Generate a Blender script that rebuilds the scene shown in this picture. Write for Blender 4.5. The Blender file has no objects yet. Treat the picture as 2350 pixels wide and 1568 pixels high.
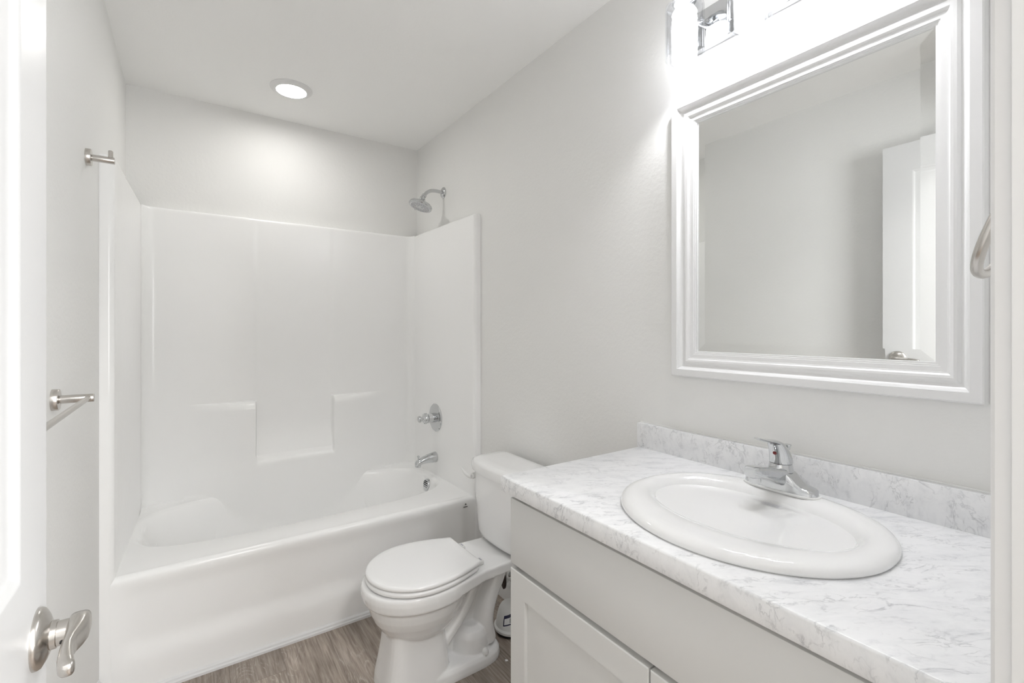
import bpy, bmesh, math, random
from mathutils import Vector, Matrix
from mathutils.bvhtree import BVHTree

random.seed(4)
PI = math.pi
SC = bpy.context.scene
COL = SC.collection

# ------------------------------------------------------------------ camera, world, exposure
CAM_Z = 1.311
cam_d = bpy.data.cameras.new('camera')
cam_d.sensor_width = 36.0
cam_d.lens = 36.0 * 1078.05 / 2350.0
cam_d.shift_y = -28.6 / 2350.0
cam_d.clip_start = 0.01
cam = bpy.data.objects.new('camera', cam_d)
cam.location = (0, 0, CAM_Z)
cam.rotation_euler = (PI / 2, 0, -math.radians(34.52))
COL.objects.link(cam)
SC.camera = cam

world = bpy.data.worlds.new('world')
world.use_nodes = True
world.node_tree.nodes['Background'].inputs[0].default_value = (0.9, 0.95, 1.0, 1)
world.node_tree.nodes['Background'].inputs[1].default_value = 0.3
SC.world = world

SC.view_settings.view_transform = 'Standard'
SC.view_settings.look = 'None'
SC.view_settings.gamma = 1.0
SC.view_settings.use_curve_mapping = False
SC.view_settings.exposure = 0.19
SC.cycles.diffuse_bounces = 8
SC.cycles.max_bounces = 14
SC.cycles.transparent_max_bounces = 16
SC.cycles.sample_clamp_indirect = 6.0

# added fill lamp outside a made-up hall opening behind the camera
hall_fill = bpy.data.lights.new('hall_fill_area', 'AREA')
hall_fill.shape = 'RECTANGLE'; hall_fill.size = 1.1; hall_fill.size_y = 1.35
hall_fill.energy = 80.0
hall_fill.color = (0.97, 0.985, 1.0)
hall_fill_o = bpy.data.objects.new('hall_fill_area', hall_fill)
hall_fill_o.location = (1.275, -1.90, 1.475)
hall_fill_o.rotation_euler = (PI / 2, 0, 0)
COL.objects.link(hall_fill_o)
CAN_POWER = 64.0      # emission of the recessed lens
VANITY_POWER = 12.0   # emission of each crystal insert
BULB_WATTS = 4.8      # lamp inside each shade, thrown downwards
HALL_FILL_POWER = 68.0    # emission of the added hall fill light

# ------------------------------------------------------------------ room numbers (metres)
XR, XL, YB, CZ = 1.2726, -0.2556, 2.981, 2.517
YF = 0.0875            # inside face of the door wall
YT = 2.142             # front of the tub
RIM = 0.434

# ------------------------------------------------------------------ materials
def new_mat(name):
    m = bpy.data.materials.new(name)
    m.use_nodes = True
    nt = m.node_tree
    return m, nt, nt.nodes['Principled BSDF']

def simple(name, col, rough=0.5, metal=0.0, coat=0.0, spec=0.5, bump=None):
    m, nt, b = new_mat(name)
    b.inputs['Base Color'].default_value = (*col, 1)
    b.inputs['Roughness'].default_value = rough
    b.inputs['Metallic'].default_value = metal
    b.inputs['Coat Weight'].default_value = coat
    b.inputs['Coat Roughness'].default_value = 0.06
    b.inputs['Specular IOR Level'].default_value = spec
    if bump:
        sc, st, dist = bump
        tc = nt.nodes.new('ShaderNodeTexCoord')
        n = nt.nodes.new('ShaderNodeTexNoise')
        n.inputs['Scale'].default_value = sc
        n.inputs['Detail'].default_value = 3
        bp = nt.nodes.new('ShaderNodeBump')
        bp.inputs['Strength'].default_value = st
        bp.inputs['Distance'].default_value = dist
        nt.links.new(tc.outputs['Object'], n.inputs['Vector'])
        nt.links.new(n.outputs['Fac'], bp.inputs['Height'])
        nt.links.new(bp.outputs['Normal'], b.inputs['Normal'])
    return m

M_WALL = simple('wall_paint', (0.805, 0.803, 0.79), 0.55, spec=0.3, bump=(75, 0.35, 0.0022))
M_CEIL = simple('ceiling_paint', (0.93, 0.93, 0.92), 0.75, spec=0.2, bump=(90, 0.2, 0.002))
M_HALLWALL = simple('hall_wall_paint', (0.55, 0.54, 0.52), 0.6, spec=0.3)
M_TRIM = simple('trim_paint', (0.77, 0.77, 0.77), 0.32, spec=0.5)
M_DOOR = simple('door_paint', (0.68, 0.68, 0.68), 0.35, spec=0.4)
M_GEL = simple('gelcoat', (0.91, 0.91, 0.905), 0.20, spec=0.42, bump=(7, 0.12, 0.004))
M_PORC = simple('porcelain', (0.83, 0.83, 0.828), 0.08, spec=0.5, coat=0.5)
M_SEAT = simple('seat_plastic', (0.86, 0.86, 0.86), 0.18, spec=0.5)
M_CAB = simple('cabinet_paint', (0.665, 0.665, 0.652), 0.42, spec=0.4)
M_CABIN = simple('cabinet_inside', (0.62, 0.60, 0.56), 0.6)
M_CHROME = simple('chrome', (0.64, 0.65, 0.66), 0.05, metal=1.0)
M_NICKEL = simple('brushed_nickel', (0.60, 0.575, 0.545), 0.27, metal=1.0)
M_DARK = simple('dark_gap', (0.02, 0.02, 0.02), 0.5)
M_NOZZLE = simple('nozzle_rubber', (0.12, 0.12, 0.13), 0.5)
M_FACE = simple('spray_face', (0.70, 0.71, 0.73), 0.25)
M_BLUEDK = simple('sticker_navy', (0.012, 0.012, 0.05), 0.4)
M_STICK = simple('sticker_white', (0.82, 0.82, 0.83), 0.4)
M_PRINT = simple('print_grey', (0.36, 0.36, 0.42), 0.5)
M_BROWN = simple('dark_brown_plastic', (0.03, 0.018, 0.014), 0.35)
M_RED = simple('temperature_dot', (0.16, 0.012, 0.012), 0.3)
M_PLASTIC = simple('white_plastic', (0.78, 0.78, 0.77), 0.3)
M_CLEAR = simple('pale_plastic', (0.80, 0.80, 0.79), 0.15)
M_CAULK = simple('caulk', (0.84, 0.84, 0.83), 0.4)

m, nt, b = new_mat('mirror_silver')
b.inputs['Base Color'].default_value = (0.86, 0.87, 0.86, 1)
b.inputs['Metallic'].default_value = 1
b.inputs['Roughness'].default_value = 0.0
M_MIRROR = m

def emit(name, col, strength):
    m, nt, b = new_mat(name)
    b.inputs['Base Color'].default_value = (0.8, 0.8, 0.8, 1)
    b.inputs['Emission Color'].default_value = (*col, 1)
    b.inputs['Emission Strength'].default_value = strength
    return m
M_LENS = emit('light_lens', (1.0, 0.985, 0.95), CAN_POWER)
M_HALL_FILL = emit('hall_fill_lens', (1.0, 0.99, 0.975), HALL_FILL_POWER)

def crystal():
    m, nt, b = new_mat('lit_crystal')
    b.inputs['Base Color'].default_value = (0.9, 0.9, 0.92, 1)
    b.inputs['Roughness'].default_value = 0.05
    tc = nt.nodes.new('ShaderNodeTexCoord')
    v = nt.nodes.new('ShaderNodeTexVoronoi')
    v.feature = 'DISTANCE_TO_EDGE'
    v.inputs['Scale'].default_value = 95
    r = nt.nodes.new('ShaderNodeMapRange')
    r.inputs['From Min'].default_value = 0.0
    r.inputs['From Max'].default_value = 0.035
    r.inputs['To Min'].default_value = VANITY_POWER * 0.05
    r.inputs['To Max'].default_value = VANITY_POWER
    b.inputs['Emission Color'].default_value = (0.97, 0.98, 1.0, 1)
    nt.links.new(tc.outputs['Object'], v.inputs['Vector'])
    nt.links.new(v.outputs['Distance'], r.inputs['Value'])
    nt.links.new(r.outputs['Result'], b.inputs['Emission Strength'])
    return m
M_CRYSTAL = crystal()

def clear_glass():
    m = bpy.data.materials.new('clear_glass')
    m.use_nodes = True
    nt = m.node_tree
    nt.nodes.clear()
    out = nt.nodes.new('ShaderNodeOutputMaterial')
    mix = nt.nodes.new('ShaderNodeMixShader')
    t = nt.nodes.new('ShaderNodeBsdfTransparent')
    t.inputs[0].default_value = (0.965, 0.968, 0.975, 1)
    g = nt.nodes.new('ShaderNodeBsdfGlossy')
    g.inputs['Roughness'].default_value = 0.03
    lw = nt.nodes.new('ShaderNodeLayerWeight')
    lw.inputs['Blend'].default_value = 0.35
    mr = nt.nodes.new('ShaderNodeMapRange')
    mr.inputs['To Min'].default_value = 0.03
    mr.inputs['To Max'].default_value = 0.34
    nt.links.new(lw.outputs['Fresnel'], mr.inputs['Value'])
    nt.links.new(mr.outputs['Result'], mix.inputs['Fac'])
    nt.links.new(t.outputs[0], mix.inputs[1])
    nt.links.new(g.outputs[0], mix.inputs[2])
    nt.links.new(mix.outputs[0], out.inputs['Surface'])
    return m
M_GLASS = clear_glass()

def ramp(nt, src, stops):
    r = nt.nodes.new('ShaderNodeValToRGB')
    cr = r.color_ramp
    while len(cr.elements) < len(stops):
        cr.elements.new(0.5)
    for e, (p, c) in zip(cr.elements, stops):
        e.position = p
        e.color = (*c, 1) if len(c) == 3 else c
    nt.links.new(src, r.inputs['Fac'])
    return r

def mixc(nt, mode, fac, a, bb):
    n = nt.nodes.new('ShaderNodeMix')
    n.data_type = 'RGBA'
    n.blend_type = mode
    for sock, val in ((n.inputs[0], fac), (n.inputs[6], a), (n.inputs[7], bb)):
        if hasattr(val, 'links'):
            nt.links.new(val, sock)
        elif isinstance(val, tuple):
            sock.default_value = (*val, 1)
        else:
            sock.default_value = val
    return n.outputs[2]

def mathn(nt, op, a, bb=None, c=None):
    n = nt.nodes.new('ShaderNodeMath')
    n.operation = op
    for i, v in enumerate((a, bb, c)):
        if v is None:
            continue
        if hasattr(v, 'links'):
            nt.links.new(v, n.inputs[i])
        else:
            n.inputs[i].default_value = v
    return n.outputs[0]

def floor_mat():
    m, nt, b = new_mat('grey_oak_vinyl_plank')
    tc = nt.nodes.new('ShaderNodeTexCoord')
    sep = nt.nodes.new('ShaderNodeSeparateXYZ')
    nt.links.new(tc.outputs['Object'], sep.inputs[0])
    W = 0.182
    px = mathn(nt, 'DIVIDE', mathn(nt, 'ADD', sep.outputs['X'], 0.055), W)
    idx = mathn(nt, 'FLOOR', px)
    fx = mathn(nt, 'FRACT', px)
    off = mathn(nt, 'MULTIPLY', mathn(nt, 'FRACT', mathn(nt, 'MULTIPLY', idx, 0.377)), 1.22)
    py = mathn(nt, 'DIVIDE', mathn(nt, 'ADD', sep.outputs['Y'], off), 1.22)
    iy = mathn(nt, 'FLOOR', py)
    fy = mathn(nt, 'FRACT', py)
    cid = nt.nodes.new('ShaderNodeCombineXYZ')
    nt.links.new(idx, cid.inputs[0]); nt.links.new(iy, cid.inputs[1])
    wn = nt.nodes.new('ShaderNodeTexWhiteNoise')
    nt.links.new(cid.outputs[0], wn.inputs['Vector'])
    # per-plank shifted coordinates, stretched along the board
    def coords(stretch, shift):
        cb = nt.nodes.new('ShaderNodeCombineXYZ')
        nt.links.new(sep.outputs['X'], cb.inputs[0])
        nt.links.new(mathn(nt, 'MULTIPLY', sep.outputs['Y'], stretch), cb.inputs[1])
        nt.links.new(mathn(nt, 'MULTIPLY', wn.outputs['Value'], shift), cb.inputs[2])
        return cb.outputs[0]
    def noise(vec, scale, detail, rough=0.55, dist=0.0):
        n = nt.nodes.new('ShaderNodeTexNoise')
        n.inputs['Scale'].default_value = scale; n.inputs['Detail'].default_value = detail
        n.inputs['Roughness'].default_value = rough; n.inputs['Distortion'].default_value = dist
        nt.links.new(vec, n.inputs['Vector'])
        return n.outputs['Fac']
    n1 = noise(coords(0.055, 7.0), 120, 5, 0.62)                     # fine fibres
    n2 = noise(coords(0.16, 5.0), 11, 3)                             # broad tone along the board
    n3 = noise(coords(0.34, 9.0), 6.0, 2.0, 0.5, 0.35)               # cathedral figure
    ring = mathn(nt, 'FRACT', mathn(nt, 'MULTIPLY', n3, 26.0))
    base = ramp(nt, n1, [(0.27, (0.185, 0.150, 0.126)), (0.50, (0.335, 0.287, 0.247)), (0.74, (0.50, 0.447, 0.40))]).outputs['Color']
    tone = ramp(nt, n2, [(0.30, (0.70, 0.68, 0.665)), (0.70, (1.22, 1.20, 1.18))]).outputs['Color']
    c = mixc(nt, 'MULTIPLY', 0.95, base, tone)
    ringm = ramp(nt, ring, [(0.0, (0, 0, 0)), (0.62, (0, 0, 0)), (0.86, (1, 1, 1)), (1.0, (0, 0, 0))]).outputs['Color']
    pm = ramp(nt, noise(coords(0.10, 3.0), 230, 2), [(0.44, (0, 0, 0)), (0.58, (1, 1, 1))]).outputs['Color']
    zone = ramp(nt, noise(coords(0.5, 4.0), 5.0, 1), [(0.51, (0.05, 0.05, 0.05)), (0.62, (1, 1, 1))]).outputs['Color']
    lime = mixc(nt, 'MULTIPLY', 1.0, mixc(nt, 'MULTIPLY', 1.0, ringm, pm), zone)
    c = mixc(nt, 'MIX', mathn(nt, 'MULTIPLY', lime, 0.7), c, (0.60, 0.555, 0.51))
    c = mixc(nt, 'MULTIPLY', 1.0, c, ramp(nt, wn.outputs['Value'], [(0, (0.86, 0.86, 0.86)), (1, (1.12, 1.11, 1.10))]).outputs['Color'])
    # seams
    ex = mathn(nt, 'MINIMUM', fx, mathn(nt, 'SUBTRACT', 1.0, fx))
    ey = mathn(nt, 'MULTIPLY', mathn(nt, 'MINIMUM', fy, mathn(nt, 'SUBTRACT', 1.0, fy)), 6.7)
    seam = mathn(nt, 'LESS_THAN', mathn(nt, 'MINIMUM', ex, ey), 0.005)
    c = mixc(nt, 'MIX', mathn(nt, 'MULTIPLY', seam, 0.4), c, (0.05, 0.042, 0.036))
    nt.links.new(c, b.inputs['Base Color'])
    b.inputs['Roughness'].default_value = 0.42
    bp = nt.nodes.new('ShaderNodeBump')
    bp.inputs['Strength'].default_value = 0.25; bp.inputs['Distance'].default_value = 0.001
    nt.links.new(n1, bp.inputs['Height'])
    nt.links.new(bp.outputs['Normal'], b.inputs['Normal'])
    return m
M_FLOOR = floor_mat()

def marble_mat():
    m, nt, b = new_mat('white_marble_laminate')
    tc = nt.nodes.new('ShaderNodeTexCoord')
    m0 = nt.nodes.new('ShaderNodeMapping')
    m0.inputs['Rotation'].default_value = (0.18, 0.12, math.radians(33))
    nt.links.new(tc.outputs['Object'], m0.inputs['Vector'])
    mp = nt.nodes.new('ShaderNodeMapping')
    mp.inputs['Scale'].default_value = (1.15, 3.3, 2.0)
    nt.links.new(m0.outputs[0], mp.inputs['Vector'])
    def noise(scale, detail, dist, rough=0.55):
        n = nt.nodes.new('ShaderNodeTexNoise')
        n.inputs['Scale'].default_value = scale; n.inputs['Detail'].default_value = detail
        n.inputs['Distortion'].default_value = dist; n.inputs['Roughness'].default_value = rough
        nt.links.new(mp.outputs[0], n.inputs['Vector'])
        return n.outputs['Fac']
    def vein(scale, width, dist, detail):
        a = mathn(nt, 'ABSOLUTE', mathn(nt, 'SUBTRACT', noise(scale, detail, dist), 0.5))
        return ramp(nt, a, [(0.0, (1, 1, 1)), (width * 0.35, (0.55, 0.55, 0.55)), (width, (0, 0, 0))]).outputs['Color']
    mask1 = ramp(nt, noise(6.0, 3, 0.3), [(0.46, (0, 0, 0)), (0.66, (1, 1, 1))]).outputs['Color']
    mask2 = ramp(nt, noise(11.0, 3, 0.2), [(0.50, (0, 0, 0)), (0.64, (1, 1, 1))]).outputs['Color']
    v1 = mixc(nt, 'MULTIPLY', 1.0, vein(8.0, 0.026, 0.7, 6), mask1)
    v2 = mixc(nt, 'MULTIPLY', 1.0, vein(24.0, 0.040, 0.5, 5), mask2)
    cloud = ramp(nt, noise(12.0, 6, 0.4, 0.68), [(0.42, (0.82, 0.823, 0.83)), (0.58, (0.77, 0.775, 0.785)), (0.76, (0.56, 0.57, 0.585))]).outputs['Color']
    c = mixc(nt, 'MIX', mathn(nt, 'MULTIPLY', v1, 0.60), cloud, (0.30, 0.305, 0.325))
    c = mixc(nt, 'MIX', mathn(nt, 'MULTIPLY', v2, 0.50), c, (0.30, 0.305, 0.32))
    nt.links.new(c, b.inputs['Base Color'])
    b.inputs['Roughness'].default_value = 0.3
    return m
M_MARBLE = marble_mat()

# ------------------------------------------------------------------ mesh helpers
def mesh_obj(name, verts, faces, mat, parent=None, smooth=35, mats=None, fmat=None):
    me = bpy.data.meshes.new(name)
    me.from_pydata([tuple(v) for v in verts], [], faces)
    me.validate()
    bm = bmesh.new(); bm.from_mesh(me)
    bmesh.ops.remove_doubles(bm, verts=bm.verts, dist=1e-6)
    bmesh.ops.recalc_face_normals(bm, faces=bm.faces)
    bm.to_mesh(me); bm.free()
    me.materials.append(mat)
    if smooth is not None:
        me.polygons.foreach_set('use_smooth', [True] * len(me.polygons))
        me.set_sharp_from_angle(angle=math.radians(smooth))
    o = bpy.data.objects.new(name, me)
    COL.objects.link(o)
    if parent is not None:
        o.parent = parent
        # parts are built in world coordinates: cancel the place of the thing's empty
        o.matrix_parent_inverse = Matrix.Translation(-Vector(parent.location))
    return o

class MB:
    """collects shapes (world coordinates) into one mesh"""
    def __init__(self):
        self.v = []; self.f = []
    def add(self, verts, faces):
        o = len(self.v)
        self.v += [Vector(x) for x in verts]
        self.f += [tuple(i + o for i in fc) for fc in faces]
        return self
    def box(self, a, bb, bev=0.0, seg=2):
        bm = bmesh.new()
        bmesh.ops.create_cube(bm, size=1)
        c = [(a[i] + bb[i]) / 2 for i in range(3)]; s = [abs(bb[i] - a[i]) for i in range(3)]
        for v in bm.verts:
            v.co = Vector((c[0] + v.co.x * s[0], c[1] + v.co.y * s[1], c[2] + v.co.z * s[2]))
        if bev > 0:
            bmesh.ops.bevel(bm, geom=list(bm.edges), offset=bev, segments=seg, profile=0.5, affect='EDGES')
        bm.verts.index_update()
        self.add([v.co.copy() for v in bm.verts], [tuple(v.index for v in f.verts) for f in bm.faces])
        bm.free()
        return self
    def loft(self, rings, cap0=True, cap1=True, closed=True):
        n = len(rings[0]); V = []; F = []
        for r in rings: V += list(r)
        for k in range(len(rings) - 1):
            for i in range(n if closed else n - 1):
                j = (i + 1) % n
                F.append((k * n + i, k * n + j, (k + 1) * n + j, (k + 1) * n + i))
        if cap0: F.append(tuple(range(n))[::-1])
        if cap1: F.append(tuple((len(rings) - 1) * n + i for i in range(n)))
        return self.add(V, F)
    def lathe(self, origin, axis, prof, n=40, cap0=True, cap1=True):
        """prof: list of (distance along axis, radius)"""
        ax = Vector(axis).normalized()
        t = Vector((0, 0, 1)) if abs(ax.z) < 0.9 else Vector((1, 0, 0))
        a = ax.cross(t).normalized(); b2 = ax.cross(a).normalized()
        O = Vector(origin)
        rings = []
        for (h, r) in prof:
            r = max(r, 1e-5)
            rings.append([O + ax * h + (a * math.cos(2 * PI * i / n) + b2 * math.sin(2 * PI * i / n)) * r for i in range(n)])
        return self.loft(rings, cap0, cap1)
    def tube(self, pts, rad, n=20, sy=1.0, cap=True):
        P = [Vector(p) for p in pts]
        R = rad if isinstance(rad, (list, tuple)) else [rad] * len(P)
        rings = []; prev = None
        for i, p in enumerate(P):
            d = (P[min(i + 1, len(P) - 1)] - P[max(i - 1, 0)]).normalized()
            if prev is None:
                t = Vector((0, 0, 1)) if abs(d.z) < 0.9 else Vector((0, 1, 0))
                a = d.cross(t).normalized()
            else:
                a = (prev - d * prev.dot(d)).normalized()
            prev = a
            b2 = d.cross(a).normalized()
            rings.append([p + a * (math.cos(2 * PI * k / n) * R[i] * sy) + b2 * (math.sin(2 * PI * k / n) * R[i]) for k in range(n)])
        return self.loft(rings, cap, cap)
    def build(self, name, mat, parent=None, smooth=35):
        return mesh_obj(name, self.v, self.f, mat, parent, smooth)

def tag(o, label, cat=None, group=None, kind=None):
    if label: o['label'] = label
    if cat: o['category'] = cat
    if group: o['group'] = group
    if kind: o['kind'] = kind
    return o
def thing(name, label, cat, loc=(0, 0, 0), group=None):
    o = bpy.data.objects.new(name, None)
    COL.objects.link(o)
    o.location = loc
    o.empty_display_size = 0.05
    return tag(o, label, cat, group)
def structure(o, label=None):
    o['kind'] = 'structure'
    if label: o['label'] = label
    return o
def catmull(pts, n=8):
    P = [Vector(p) for p in pts]
    P = [P[0] * 2 - P[1]] + P + [P[-1] * 2 - P[-2]]
    out = []
    for i in range(1, len(P) - 2):
        for k in range(n):
            t = k / n
            a, b2, c, d = P[i - 1], P[i], P[i + 1], P[i + 2]
            out.append(0.5 * ((2 * b2) + (c - a) * t + (2 * a - 5 * b2 + 4 * c - d) * t * t + (3 * b2 - a - 3 * c + d) * t ** 3))
    out.append(P[-2])
    return out
def sstep(a, b2, x):
    t = min(1, max(0, (x - a) / (b2 - a)))
    return t * t * (3 - 2 * t)
def superell(cx, cy, a, b2, n, N, z, ph=0.0):
    out = []
    for i in range(N):
        t = 2 * PI * i / N + ph
        c, s = math.cos(t), math.sin(t)
        r = (abs(c) ** n + abs(s) ** n) ** (-1.0 / n)
        out.append(Vector((cx + a * r * c, cy + b2 * r * s, z)))
    return out
def rect_ring(x0, y0, x1, y1, z, N, cx=None, cy=None):
    """N points on a rectangle, by equal steps of the square's angle (corners included when N % 8 == 0)"""
    cx0, cy0 = (x0 + x1) / 2, (y0 + y1) / 2
    out = []
    for i in range(N):
        t = 2 * PI * i / N
        c, s = math.cos(t), math.sin(t)
        k = 1 / max(abs(c), abs(s))
        out.append(Vector((cx0 + c * k * (x1 - x0) / 2, cy0 + s * k * (y1 - y0) / 2, z)))
    return out

# ------------------------------------------------------------------ room shell
HX0, HX1, HY0 = -1.10, 1.90, -1.75
T = 0.12
structure(MB().box((HX0 - T, HY0 - T, -0.1), (HX1 + T, YB + T, 0)).build('floor', M_FLOOR, smooth=None))
structure(MB().box((HX0 - T, HY0 - T, CZ), (HX1 + T, YB + T, CZ + 0.1)).build('ceiling', M_CEIL, smooth=None))
structure(MB().box((XL - T, YB, 0), (XR + T, YB + T, CZ)).build('wall_back', M_WALL, smooth=None))
structure(MB().box((XL - T, -0.03, 0), (XL, YB, CZ)).build('wall_left', M_WALL, smooth=None))
structure(MB().box((XR, -0.03, 0), (XR + T, YB, CZ)).build('wall_right', M_WALL, smooth=None))
DX0, DX1, DZ = -0.205, 0.585, 2.185     # rough opening
wf = MB()
wf.box((XL, -0.03, 0), (DX0, YF, CZ)).box((DX1, -0.03, 0), (XR, YF, CZ)).box((DX0, -0.03, DZ), (DX1, YF, CZ))
structure(wf.build('wall_front', M_WALL, smooth=None))
# hall the camera stands at the edge of
wh = MB()
WX0, WX1, WZ0, WZ1 = 0.70, 1.85, 0.75, 2.20
wh.box((HX0 - T, HY0 - T, 0), (WX0, HY0, CZ)).box((WX1, HY0 - T, 0), (HX1 + T, HY0, CZ)).box((WX0, HY0 - T, 0), (WX1, HY0, WZ0)).box((WX0, HY0 - T, WZ1), (WX1, HY0, CZ))
wh.box((HX0 - T, HY0, 0), (HX0, -0.03, CZ)).box((HX1, HY0, 0), (HX1 + T, -0.03, CZ))
wh.box((HX0, -0.03, 0), (XL - T, YF, CZ)).box((XR + T, -0.03, 0), (HX1, YF, CZ))
structure(wh.build('wall_hall', M_HALLWALL, smooth=None))

wn = MB()  # window added in the unseen hall to let the fill lamp in
wn.box((WX0, HY0 - 0.08, WZ0), (WX0 + 0.05, HY0 - 0.03, WZ1), 0.004).box((WX1 - 0.05, HY0 - 0.08, WZ0), (WX1, HY0 - 0.03, WZ1), 0.004)
wn.box((WX0 + 0.05, HY0 - 0.08, WZ0), (WX1 - 0.05, HY0 - 0.03, WZ0 + 0.05), 0.004).box((WX0 + 0.05, HY0 - 0.08, WZ1 - 0.05), (WX1 - 0.05, HY0 - 0.03, WZ1), 0.004)
structure(wn.build('added_window_1', M_TRIM), 'white frame of an added window around the unseen hall fill lamp')

# door frame: jamb lining, stops and casings
jm = MB()
jm.box((DX0, -0.03, 0), (DX0 + 0.018, YF, DZ), 0.0015).box((DX1 - 0.018, -0.03, 0), (DX1, YF, DZ), 0.0015).box((DX0, -0.03, DZ - 0.018), (DX1, YF, DZ), 0.0015)
jm.box((DX1 - 0.029, 0.012, 0), (DX1 - 0.018, 0.048, DZ - 0.018), 0.002)
jm.box((DX0 + 0.018, 0.012, DZ - 0.029), (DX1 - 0.018, 0.048, DZ - 0.018), 0.002)
structure(jm.build('trim_1', M_TRIM), 'white door jamb lining at the right edge of the picture')
def casing(path_x, side):
    pass
CI, CW = 0.5735, 0.057     # casing inner edge, width
prof = [(0.0, 0.0), (0.0, 0.0105), (0.0025, 0.0135), (0.012, 0.0137), (0.016, 0.0118), (0.030, 0.0112), (0.044, 0.0152), (0.053, 0.0165), (0.057, 0.014), (0.057, 0.0)]
def casing_ring(z, sx, inner):
    return [Vector((inner + sx * o, YF + h, z)) for o, h in prof]
cs = MB()
cs.loft([casing_ring(0.0, 1, CI), [Vector((CI + o, YF + h, DZ - 0.012 + o)) for o, h in prof],
         [Vector((DX0 + 0.012 - o if False else DX0 + 0.012 - 0.0 - min(o, 0.055) , YF + h, DZ - 0.012 + o)) for o, h in prof]], True, True)
structure(cs.build('trim_2', M_TRIM), 'white moulded casing of the doorway')
bb = MB()
def baseboard_y(x, sx, y0, y1):
    p = [(0, 0), (0.014, 0), (0.014, 0.085), (0.011, 0.098), (0.006, 0.106), (0.004, 0.114), (0, 0.114)]
    return MB().loft([[Vector((x + sx * a, y, z)) for a, z in p] for y in (y0, y1)])
structure(baseboard_y(XL, 1, YF, 2.120).build('baseboard_left', M_TRIM))
structure(baseboard_y(XR, -1, 1.075, YT - 0.004).build('baseboard_right', M_TRIM))
# strip along the foot of the tub
p = [(0, 0), (-0.016, 0), (-0.016, 0.0095), (-0.0125, 0.0115), (-0.0105, 0.0125), (-0.0095, 0.019), (-0.004, 0.0225), (0, 0.023)]
structure(MB().loft([[Vector((x, YT + 0.003 + a, z)) for a, z in p] for x in (XL + 0.016, XR - 0.016)]).build('trim_3', M_TRIM), 'thin white trim strip where the tub front meets the plank floor')

# ------------------------------------------------------------------ tub and shower unit
tub = thing('bathtub_shower_unit', 'glossy white one-piece bathtub with moulded shower surround filling the back of the room', 'bathtub', ((XL + XR) / 2, YT, 0))
def xl_in(y): return -0.215 + (y - YT) / 0.75 * 0.024 if y < 2.89 else -0.191
def xr_in(y): return 1.2325 - (y - YT) / 0.75 * 0.015 if y < 2.89 else 1.2175
TOP = 1.921
YBK = 2.941
# --- tub deck and basin
N = 192
rings = []
x0, x1 = XL + 0.012, XR - 0.012
rings.append(rect_ring(x0, YT + 0.022, x1, YBK + 0.03, RIM, N))
def basin(ins, z, e, bx=0.0):
    ring = []
    cx, cy, a, b2 = 0.490, 2.607, 0.678, 0.297
    for i in range(N):
        t = 2 * PI * i / N
        c, s = math.cos(t), math.sin(t)
        ee = e if s < 0 else e * 0.80
        r = (abs(c) ** ee + abs(s) ** ee) ** (-1.0 / ee)
        sl = 1.0
        aa = (a + 0.022 if c > 0 else a) - ins * (1.0 if c > 0 else 1.75)
        bbb = (b2 if s < 0 else b2 + 0.022) - ins * 0.62
        ring.append(Vector((cx + aa * r * c, cy + bbb * r * s, z)))
    return ring
rings.append(basin(-0.012, RIM + 0.0005, 3.6))
rings.append(basin(-0.004, RIM - 0.001, 3.6))
rings.append(basin(0.004, RIM - 0.006, 3.6))
rings.append(basin(0.009, RIM - 0.014, 3.6))
rings.append(basin(0.014, RIM - 0.030, 3.5))
for k in range(1, 9):
    t = k / 8
    rings.append(basin(0.014 + 0.075 * t, RIM - 0.03 - 0.27 * t, 3.5 - 0.4 * t))
rings.append(basin(0.105, 0.110, 3.0))
rings.append(basin(0.135, 0.095, 2.8))
rings.append(basin(0.20, 0.088, 2.5))
tb = MB().loft(rings, cap0=False, cap1=True)
tb.build('basin', M_GEL, tub, smooth=50)
# --- apron: grid over x with a profile down the front
def apron_prof(x):
    e = sstep(-0.235, -0.145, x) * sstep(1.262, 1.19, x)   # recess fades at both ends
    pts = [(0.060, RIM), (0.028, RIM), (0.0215, RIM - 0.0005), (0.0145, RIM - 0.0022), (0.0085, RIM - 0.0062), (0.004, RIM - 0.012), (0.0015, RIM - 0.019), (0.0012, RIM - 0.028)]
    for z in (0.39, 0.37, 0.34, 0.30, 0.26, 0.23, 0.215, 0.20, 0.19, 0.18, 0.17, 0.16, 0.15, 0.14, 0.13, 0.12, 0.10, 0.07, 0.03, 0.0):
        zz = z
        d = 0.001 + e * (0.008 * sstep(0.40, 0.36, zz) + 0.010 * (0.39 - max(zz, 0.17)) / 0.22)
        kick = sstep(0.205, 0.105, zz)
        d = d * (1 - kick) + 0.0035 * kick
        pts.append((d, zz))
    return pts
xs = [-0.2375 + (1.2545 + 0.2375) * i / 90 for i in range(91)]
ap = MB().loft([[Vector((x, YT + d, z)) for d, z in apron_prof(x)] for x in xs], False, False, closed=False)
apron = ap.build('apron', M_GEL, tub, smooth=60)
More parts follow.
